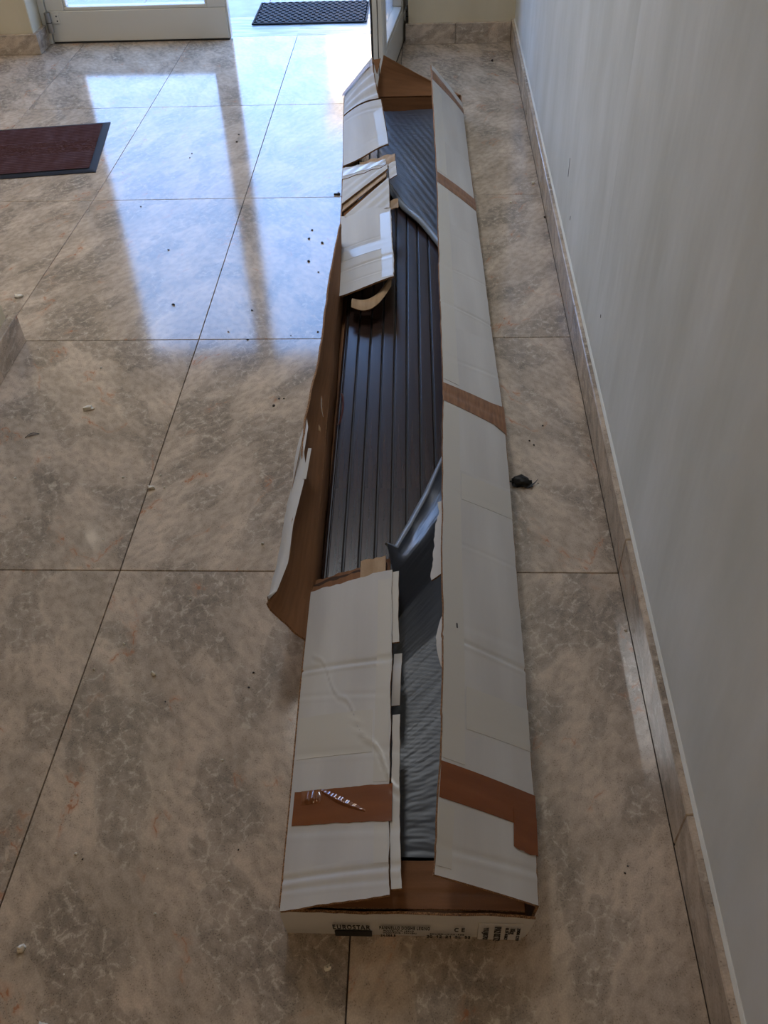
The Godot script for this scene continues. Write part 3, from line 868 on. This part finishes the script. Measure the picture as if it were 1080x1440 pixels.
	sh.call("torn_flap", 150, 20, func(u: float, v: float):
		var o := key(outer, lerpf(1.62, 3.262, u))
		var h := key(HL, lerpf(1.58, 3.274, u))
		var low := Vector3(h.x + 0.0095, 0.015, h.z)
		var p := low.lerp(h + Vector3(0.006, 0, 0), v / 0.4) if v < 0.4 else (h + Vector3(0.006, 0, 0)).lerp(o, (v - 0.4) / 0.6)
		p.x -= 0.012 * sin(PI * clampf((v - 0.3) / 0.7, 0, 1)) * ss(0.2, 0.7, u)
		if v > 0.99: p += Vector3(jag(u * 1.5, 4, 0.003), jag(u * 1.5, 5, 0.004), 0)
		if u > 0.995: p.z += jag(v * 0.25, 6, 0.010)
		p += Vector3(noise.get_noise_2d(p.z * 300, v * 60), 0, 0) * 0.004
		return p, 0.005, K, W, C, Vector3.RIGHT)
	var inner2 := [Vector3(.444, .196, 2.70), Vector3(.444, .199, 2.80), Vector3(.455, .203, 2.86), Vector3(.455, .203, 2.908), Vector3(.445, .203, 3.045), Vector3(.447, .203, 3.158), Vector3(.433, .203, 3.237), Vector3(.419, .203, 3.260)]
	var outer2 := [Vector3(.428, .16, 2.62), Vector3(.427, .16, 2.70), Vector3(.427, .16, 2.764), Vector3(.414, .16, 2.945), Vector3(.413, .16, 3.005), Vector3(.414, .16, 3.117), Vector3(.411, .17, 3.235), Vector3(.415, .195, 3.256)]
	sh.call("torn_liner", 50, 8, func(u: float, v: float):
		var p := along(inner2, u).lerp(along(outer2, u), v)
		p.y += 0.012 * sin(PI * v)
		if v > 0.99: p.x += jag(u, 9, 0.002)
		return p, 0.0015, W, W, C)
	sh.call("torn_liner", 30, 5, func(u: float, v: float):
		var a := Vector3(.436, .194, 2.66).lerp(Vector3(.421, .170, 2.93), u)
		return a + Vector3(-0.012 * v * sin(PI * minf(u + 0.15, 1.0)), -0.014 * v, 0.01 * v), 0.0012, W, W, C)
	sh.call("torn_liner", 10, 4, func(u: float, v: float):
		var a := Vector3(.459, .212, 2.80).lerp(Vector3(.455, .204, 2.90), u)
		return a + Vector3(lerpf(-0.004, 0.004, v), 0, 0), 0.0015, W, W, C)
	# punched tears in the brown side
	patch("torn_liner", B, [Vector3(.459, .168, 2.535) + O, Vector3(.468, .150, 2.60) + O, Vector3(.470, .152, 2.605) + O, Vector3(.463, .172, 2.555) + O], W, K, C, 0.002, 0.003)
	patch("torn_liner", B, [Vector3(.461, .160, 2.645) + O, Vector3(.467, .156, 2.655) + O, Vector3(.467, .150, 2.662) + O, Vector3(.461, .152, 2.66) + O], M.tan_board, K, C, 0.002, 0.003, 0.002)
	build_print(B, O)

func lettering(parent: Node, text: String, cap: float, width: float, x: float, y: float, turn := 0.0, weight := 700) -> void:
	var f := SystemFont.new()
	f.font_names = PackedStringArray(["Droid Sans"])
	f.font_weight = weight
	var t := TextMesh.new()
	t.text = text
	t.font = f
	t.font_size = 32
	t.pixel_size = cap / 0.72 / 32.0
	t.depth = 0.0006
	t.horizontal_alignment = HORIZONTAL_ALIGNMENT_CENTER
	var o := put("lettering", t, M.ink, parent)
	o.position = Vector3(x, y, 3.8345 + 0.0036 * sin(clampf(y / 0.097, 0, 1) * PI) + 0.004 * y / 0.097) - parent.position
	o.rotation.z = turn
	o.scale.x = width / maxf(t.get_aabb().size.x, 0.001)

func build_print(B: Node3D, O: Vector3) -> void:
	lettering(B, "EUROSTAR", 0.017, 0.062, 0.612, 0.059, 0.0, 800)
	slab("lettering", Vector3(0.583, 0.014, 3.8360) + O, Vector3(0.645, 0.034, 3.8374) + O, M.ink, B, 0.0)
	lettering(B, "PANNELLO DOGHE LEGNO", 0.0125, 0.083, 0.700, 0.060)
	lettering(B, "PANNELLO IN LEGNO", 0.0050, 0.050, 0.690, 0.047, 0.0, 400)
	lettering(B, "WOOD PANEL - PANNEAU", 0.0050, 0.056, 0.692, 0.037, 0.0, 400)
	lettering(B, "24.068.8", 0.0095, 0.025, 0.672, 0.021)
	lettering(B, "C E", 0.015, 0.017, 0.790, 0.058, 0.0, 800)
	lettering(B, "220 x 2900 x 26 mm - 4 pcs", 0.0050, 0.056, 0.770, 0.036, 0.0, 400)
	var k := 0
	for w in ["30", "12", "21", "5L", "53"]:
		lettering(B, w, 0.0105, 0.0095, 0.741 + 0.0158 * k, 0.021)
		k += 1
	slab("label", Vector3(0.821, 0.012, 3.8352) + O, Vector3(0.893, 0.076, 3.8366) + O, mat(rgb(196, 194, 192), 0.6), B, 0.0)
	lettering(B, "YUJ870", 0.0085, 0.048, 0.833, 0.044, -PI / 2)
	lettering(B, "PA2 0272", 0.0110, 0.056, 0.852, 0.044, -PI / 2, 800)
	lettering(B, "0.9 4M2", 0.0055, 0.050, 0.867, 0.044, -PI / 2, 600)
	lettering(B, "8kg", 0.0080, 0.022, 0.876, 0.056, -PI / 2, 800)
	lettering(B, "2900 220", 0.0055, 0.050, 0.886, 0.044, -PI / 2, 600)

# ---------------------------------------------------------------- what lies in the carton
func build_contents() -> void:
	var P := base("slatted_panel", Vector3(0.66, 0, 2.0))
	tag(P, "dark brown grooved wood-effect wall panel lying inside the torn carton", "panel")
	var O := -P.position
	var z0 := 0.26
	var z1 := 3.722
	var x_at := func(k: float, z: float) -> float: return 0.528 + 0.0165 * (z - 2.13) + 0.0368 * k - 0.010 * ss(1.6, 0.3, z)
	var bk := sheet("backing", P, 20, 4, func(u: float, v: float):
		var z := lerpf(z0, z1, u)
		return Vector3(x_at.call(lerpf(-1.15, 8.15, v), z), 0.041, z), 0.032, M.wood_dark)
	bk.position = O
	for k in range(-1, 8):
		var prof := [[0.065, -0.010], [0.067, -0.0022], [0.078, -0.0004], [0.10, 0.0], [0.16, 0.0], [0.50, 0.0], [0.84, 0.0], [0.90, 0.0], [0.922, -0.0004], [0.933, -0.0022], [0.935, -0.010]]
		var s := sheet("slat", P, 16, 10, func(u: float, v: float):
			var z := lerpf(z0 + 0.004, z1 - 0.003 * absf(k - 3.0), u)
			var q: Array = prof[roundi(v * 10)]
			return Vector3(x_at.call(k + q[0], z), 0.051 + q[1], z), 0.003, M.wood)
		s.position = O
	var e := sheet("edge_strip", P, 16, 3, func(u: float, v: float):
		var z := lerpf(z0, z1, u)
		return Vector3(x_at.call(-1.0, z) - 0.012 + 0.0115 * v, 0.036 + 0.006 * v, z), 0.01, M.wood)
	e.position = O
	var dn := sheet("chip", P, 16, 6, func(u: float, v: float):
		var a := lerpf(-1.2, 1.2, u)
		return Vector3(0.490 + 0.012 * cos(a) + 0.006 * (v - 0.5), 0.051 + 0.003 * sin(PI * v), 2.44 + 0.075 * sin(a)), 0.002, mat(rgb(84, 40, 28), 0.3))
	dn.position = O

	# thin grey foam wrap drawn back from the near end
	var F := base("foam_sheet", Vector3(0.76, 0.052, 3.3))
	tag(F, "grey foam wrapping sheet over the near part of the panel, its edge lifted diagonally", "packing sheet")
	var FO := -F.position
	var A := [Vector3(.650, .170, 3.075), Vector3(.664, .135, 3.13), Vector3(.668, .085, 3.22), Vector3(.664, .066, 3.34), Vector3(.664, .062, 3.5), Vector3(.666, .061, 3.6), Vector3(.668, .060, 3.72)]
	var Bk := [Vector3(.812, .086, 2.60), Vector3(.85, .072, 2.72), Vector3(.868, .066, 2.9), Vector3(.872, .063, 3.1), Vector3(.872, .061, 3.3), Vector3(.868, .061, 3.5), Vector3(.862, .060, 3.72)]
	var edge := func(v: float) -> Vector3:   # the lifted front edge, from the carton's torn flap to under the right flap
		var pts := [Vector3(.650, .172, 3.075), Vector3(.672, .128, 3.045), Vector3(.700, .098, 2.945), Vector3(.738, .088, 2.83), Vector3(.775, .086, 2.70), Vector3(.812, .086, 2.58)]
		return along(pts, v)
	var wrap := sheet("wrap", F, 320, 40, func(u: float, v: float):
		var q := along(A, u).lerp(along(Bk, u), v)
		var e2: Vector3 = edge.call(v)
		var s := 1.0 - ss(0.0, 0.22, u)
		q = q.lerp(e2 + (q - (along(A, 0.0).lerp(along(Bk, 0.0), v))), s)
		q.y += 0.00011 * sin(q.z * 620.0 + 14.0 * noise.get_noise_2d(q.x * 300, q.z * 120)) * ss(0.1, 0.4, u)
		q.y += noise.get_noise_2d(q.x * 200.0, q.z * 90.0) * 0.002 + 0.0016 * sin(v * 30.0 + u * 9.0) * (1.0 - ss(0.0, 0.35, u))
		return q, 0.0012, M.foam, M.foam_back)
	wrap.position = FO
	var roll := sheet("curled_edge", F, 40, 6, func(u: float, v: float):
		var e2: Vector3 = edge.call(u)
		var wd := 0.030 * sin(PI * clampf(u * 0.85 + 0.12, 0, 1))
		return e2 + Vector3(-wd * 0.55 * v, -wd * 1.0 * v * v + 0.004 * sin(PI * v), -wd * 0.85 * v), 0.001, M.foam_back, M.foam)
	roll.position = FO

	var G := base("foam_sheet", Vector3(0.70, 0.052, 0.9))
	tag(G, "grey foam wrapping sheet over the far part of the panel, its end rolled under", "packing sheet")
	var GO := -G.position
	var wrap2 := sheet("wrap", G, 90, 40, func(u: float, v: float):
		var x := lerpf(0.0, 1.0, v)
		var ze := lerpf(0.96, 1.80, v) + 0.04 * sin(v * 7.0)
		var z := lerpf(0.285 - 0.01 * v, ze, u)
		var xl := lerpf(0.545, 0.588, clampf((z - 0.3) / 0.8, 0, 1.2)) - 0.03
		var xx := lerpf(xl, 0.862, x)
		var y := 0.068 + 0.0006 * sin((xx * 1.0 - z * 0.34) * 230.0) * (0.5 + noise.get_noise_2d(xx * 300.0, z * 120.0)) + noise.get_noise_2d(xx * 200.0, z * 120.0) * 0.006
		return Vector3(xx, y, z), 0.0012, M.foam, M.foam_back)
	wrap2.position = GO
	var pts := []
	for i in 30:
		var v := i / 29.0
		var z := lerpf(0.965, 1.80, v) + 0.04 * sin(v * 7.0)
		var xl := lerpf(0.545, 0.588, clampf((z - 0.3) / 0.8, 0, 1.2)) - 0.03
		pts.append(Vector3(lerpf(xl, 0.862, v), 0.0690 + 0.003 * sin(v * 17.0), z))
	var rl := put("curled_edge", tube_mesh(pts, 0.0125, 12), M.foam_back, G)
	rl.position = GO

# ---------------------------------------------------------------- mats
func build_mats() -> void:
	var D := base("door_mat", Vector3(-1.15, 0.0, 0.52), 0.142)
	tag(D, "dark red ribbed doormat with a black rubber border on the marble floor", "doormat")
	# local frame: x along the mat, right end at +0.44
	var hx := 0.448
	var hz := 0.279
	var fn := func(u: float, v: float) -> Vector3:
		var a := u * 2 - 1
		var b := v * 2 - 1
		var d := minf((1 - absf(a)) * hx, (1 - absf(b)) * hz)
		return Vector3(a * hx, 0.003 + 0.005 * ss(0.0, 0.02, d), b * hz)
	sheet("rubber_border", D, 60, 40, fn, 0.003, M.rubber)
	var rib := func(u: float, v: float) -> Vector3:
		var x := lerpf(-hx + 0.03, hx - 0.03, u)
		var z := lerpf(-hz + 0.03, hz - 0.03, v)
		var band := 1.0 - ss(0.055, 0.085, absf(z))
		var y := 0.0025 * sin(z * 340.0) * (0.7 + 0.6 * noise.get_noise_2d(x * 1500.0, z * 500.0))
		var sw := 0.003 * sin(40.0 * (sin(x * 24.0 + 2.0 * sin(z * 40.0)) + z * 14.0))
		return Vector3(x, 0.0105 + lerpf(y, sw, band * 0.8), z)
	sheet("carpet", D, 120, 150, rib, 0.0, M.carpet)

	var R := base("rubber_mat", Vector3(0.05, 0.0, -1.48), 0.0)
	tag(R, "black honeycomb rubber mat on the bright paving outside the door", "doormat")
	var st := SurfaceTool.new()
	st.begin(Mesh.PRIMITIVE_TRIANGLES)
	var W := 0.655
	var L := 0.42
	var cell := W / 16.0
	var rowd := 0.032
	var hexr := 0.0145
	var hy := 0.010
	# rings of rubber: each cell a hexagonal hole, walls meeting between them
	var nx := 16
	var nz := int(L / rowd)
	for i in nx:
		for j in nz:
			var cx := -W / 2 + cell * (i + 0.5) + (cell * 0.25 if j % 2 else -cell * 0.25) * 0.9
			var cz := -L / 2 + rowd * (j + 0.5)
			for k in 6:
				var a0 := TAU * k / 6.0 + PI / 6
				var a1 := TAU * (k + 1) / 6.0 + PI / 6
				var hi0 := Vector3(cx + hexr * cos(a0), hy, cz + hexr * 0.95 * sin(a0))
				var hi1 := Vector3(cx + hexr * cos(a1), hy, cz + hexr * 0.95 * sin(a1))
				var ho0 := Vector3(clampf(cx + cell * 0.56 * cos(a0), -W / 2, W / 2), hy, clampf(cz + rowd * 0.62 * sin(a0), -L / 2, L / 2))
				var ho1 := Vector3(clampf(cx + cell * 0.56 * cos(a1), -W / 2, W / 2), hy, clampf(cz + rowd * 0.62 * sin(a1), -L / 2, L / 2))
				var dn := Vector3(0, -hy + 0.001, 0)
				for tri in [[hi0, ho0, ho1], [hi0, ho1, hi1], [hi0, hi1, hi1 + dn], [hi0, hi1 + dn, hi0 + dn], [ho0 + dn, ho1 + dn, ho1], [ho0 + dn, ho1, ho0]]:
					var n: Vector3 = (tri[2] - tri[0]).cross(tri[1] - tri[0]).normalized()
					for p in tri:
						st.set_normal(n)
						st.add_vertex(p)
	put("honeycomb", st.commit(), M.rubber, R)
	slab("border", Vector3(-W / 2 - 0.008, 0.001, L / 2 - 0.004), Vector3(W / 2 + 0.008, hy, L / 2 + 0.006), M.rubber, R, 0.003)
	slab("border", Vector3(-W / 2 - 0.008, 0.001, -L / 2 - 0.006), Vector3(-W / 2 + 0.002, hy, L / 2 - 0.0045), M.rubber, R, 0.003)
	slab("border", Vector3(W / 2 - 0.002, 0.001, -L / 2 - 0.006), Vector3(W / 2 + 0.008, hy, L / 2 - 0.0045), M.rubber, R, 0.003)

# ---------------------------------------------------------------- litter
func lump(r: Vector3, seed_: int, rough := 0.5) -> ArrayMesh:
	var nu := 9
	var nv := 8
	var P := PackedVector3Array()
	var UV := PackedVector2Array()
	for i in nu + 1:
		for j in nv + 1:
			var th := PI * i / nu
			var ph := TAU * (j % nv) / nv
			var d := Vector3(sin(th) * cos(ph), cos(th), sin(th) * sin(ph))
			var k := 1.0 + rough * noise.get_noise_3d(d.x * 70 + seed_ * 40, d.y * 70, d.z * 70) * 1.6
			P.append(d * r * k + Vector3(0, r.y * 0.8, 0))
			UV.append(Vector2(float(j) / nv, float(i) / nu))
	var am := ArrayMesh.new()
	grid_surface(am, P, UV, nu, nv, P[(nu / 2) * (nv + 1) + nv / 2] - Vector3(0, r.y * 0.8, 0), null)
	return am

func place(x: float, z: float) -> String:
	if x > 0.95: return "between box and right wall"
	if z > 3.5: return "left of the box's printed near end"
	if z > 3.0: return "left of the torn brown flap's corner"
	if z > 2.55: return "near the long joint left of the torn flap"
	if z > 1.75: return "where the door's reflection ends"
	return "in the bright reflection of the door" if x > 0.2 else "between the red mat and the reflection"

func build_litter() -> void:
	for c in [[-0.072, 2.669, 0.0034], [-0.363, 2.672, 0.0031], [0.191, 3.091, 0.0030], [0.067, 3.220, 0.0029], [0.019, 3.288, 0.0029], [0.334, 3.503, 0.0026], [0.304, 3.591, 0.0018], [0.095, 3.699, 0.0029], [0.385, 3.744, 0.0024], [0.265, 3.803, 0.0024], [0.387, 3.845, 0.0020], [0.028, 2.660, 0.0029], [0.048, 2.708, 0.0025], [-0.065, 2.898, 0.0018], [-0.240, 2.952, 0.0026], [-0.201, 2.957, 0.0020], [0.334, 2.911, 0.0035], [1.172, 3.171, 0.0033], [-0.265, 2.165, 0.0035], [1.058, 1.072, 0.0044], [0.359, 2.930, 0.0017], [0.134, 3.905, 0.0014], [0.252, 3.723, 0.0016], [1.197, 3.709, 0.0014], [1.026, 3.031, 0.0017], [0.233, 3.570, 0.0011], [0.070, 3.555, 0.0011]]:
		var o := put("foam_crumb", lump(Vector3(c[2], c[2] * 0.8, c[2] * 0.9), int(c[0] * 977 + c[1] * 131) % 60, 0.45), M.crumb)
		o.position = Vector3(c[0], 0, c[1])
		o.rotation.y = c[0] * 40.0
		tag(o, "tiny white foam crumb on the floor " + place(c[0], c[1]), "crumb", "tiny white foam crumbs on the floor")
	for c in [[0.305, 1.280, 0.0042], [0.300, 1.347, 0.0048], [0.351, 1.381, 0.0055], [0.314, 1.517, 0.0053], [0.356, 1.593, 0.0032], [-0.114, 1.801, 0.0050], [0.157, 1.841, 0.0037], [0.168, 2.014, 0.0035], [0.293, 2.358, 0.0042], [0.305, 2.324, 0.0027], [0.319, 2.324, 0.0027], [0.387, 1.972, 0.0035], [0.098, 1.968, 0.0030], [0.303, 1.992, 0.0023], [-0.110, 0.437, 0.0052], [-0.113, 0.356, 0.0044], [-0.290, 0.553, 0.0034], [-0.397, 1.064, 0.0034], [-0.211, 1.421, 0.0035], [-0.290, 0.598, 0.0034], [0.110, 3.709, 0.0017], [0.393, 3.685, 0.0017], [1.056, 2.453, 0.0025], [1.015, 2.518, 0.0030], [1.025, 2.536, 0.0029], [1.023, 2.690, 0.0019], [1.177, 1.201, 0.0050], [0.366, 3.293, 0.0023], [0.361, 3.331, 0.0023], [0.191, 3.369, 0.0019], [1.192, 3.172, 0.0024], [1.086, 3.714, 0.0021], [1.093, 3.701, 0.0018], [1.070, -0.561, 0.0083]]:
		var o := put("grit_speck", lump(Vector3(c[2], c[2] * 0.6, c[2] * 0.8), int(c[0] * 577 + c[1] * 331) % 60, 0.5), M.dark_bit)
		o.position = Vector3(c[0], 0, c[1])
		o.rotation.y = c[0] * 60.0
		tag(o, "tiny dark grit speck on the floor " + place(c[0], c[1]), "grit", "tiny dark grit specks on the floor")
	for c in [
		[-0.248, 2.372, 0.017, 0.006, 0.008, 0.2, "curled white paper scrap standing alone on the floor tile left of the box"],
		[0.014, 2.711, 0.010, 0.006, 0.006, 0.3, "whitish plaster flake lying beside the long dark joint, left of the torn flap"],
		[0.151, 3.301, 0.008, 0.004, 0.003, -0.8, "slim white foam splinter on the floor below the torn flap's corner"],
		[0.050, 3.867, 0.007, 0.006, 0.006, 0.5, "round white foam bit near the lower left picture corner"],
		[0.128, 3.985, 0.014, 0.007, 0.006, -0.6, "large white foam shred cut off by the bottom picture edge"],
		[0.573, 3.884, 0.006, 0.0025, 0.005, 0.4, "flat brownish flake just in front of the box's printed end"],
		[1.159, 0.911, 0.008, 0.007, 0.007, 0.0, "white foam bit beside the right skirting, above the far tile joint"],
		[-0.663, 1.741, 0.016, 0.006, 0.010, 0.1, "pale plaster chip on the floor beyond the left wall corner"]]:
		var o := put("floor_scrap", lump(Vector3(c[2], c[3], c[4]), int(c[1] * 10.0), 0.75), M.crumb)
		o.position = Vector3(c[0], 0, c[1])
		o.rotation.y = c[5]
		tag(o, c[6], "scrap")
	# dark curled sliver
	var sl := base("dark_sliver", Vector3(-0.375, 0, 2.492), 0.45)
	sheet("sliver", sl, 14, 4, func(u: float, v: float):
		return Vector3(lerpf(-0.020, 0.020, u), 0.001 + 0.007 * sin(PI * u) * (0.4 + 0.6 * v), (v - 0.5) * 0.008 * sin(PI * clampf(u, 0.12, 0.9)) - 0.006 * sin(PI * u)), 0.001, M.dark_bit)
	tag(sl, "dark curled sliver with a pale tip on the left floor tile", "sliver")
	var clip := base("black_clip", Vector3(0.377, 0, 0.981), 0.1)
	put("bar", box_mesh(Vector3(0.026, 0.006, 0.006), 0.001), M.black, clip).position = Vector3(0, 0.0035, 0)
	put("lug", box_mesh(Vector3(0.007, 0.009, 0.012), 0.001), M.black, clip).position = Vector3(0.006, 0.005, 0)
	tag(clip, "small black plastic clip on the floor joint beside the box's left side", "clip")
	# crumpled black scrap by the right side
	var sc := base("black_scrap", Vector3(0.981, 0, 2.69))
	put("crumple", lump(Vector3(0.023, 0.012, 0.017), 5, 0.5), M.black, sc)
	sheet("fold", sc, 12, 8, func(u: float, v: float):
		return Vector3(lerpf(-0.026, 0.026, u), 0.004 + 0.013 * sin(PI * u) * sin(PI * clampf(v + 0.15, 0, 1)) + 0.003 * sin(u * 13.0 + v * 8.0), lerpf(-0.014, 0.015, v) + 0.006 * u), 0.001, M.black)
	sheet("tail", sc, 10, 3, func(u: float, v: float):
		return Vector3(0.014 + 0.028 * u, 0.003 + 0.006 * u, 0.014 - 0.022 * u * u + (v - 0.5) * 0.009 * (1.1 - u)), 0.001, M.black)
	sheet("tail", sc, 10, 3, func(u: float, v: float):
		return Vector3(-0.014 - 0.024 * u, 0.003 + 0.004 * sin(PI * u), 0.002 - 0.004 * u + (v - 0.5) * 0.009 * (1.2 - u)), 0.001, M.black)
	tag(sc, "crumpled black plastic scrap on the floor between the box and the right wall", "scrap")
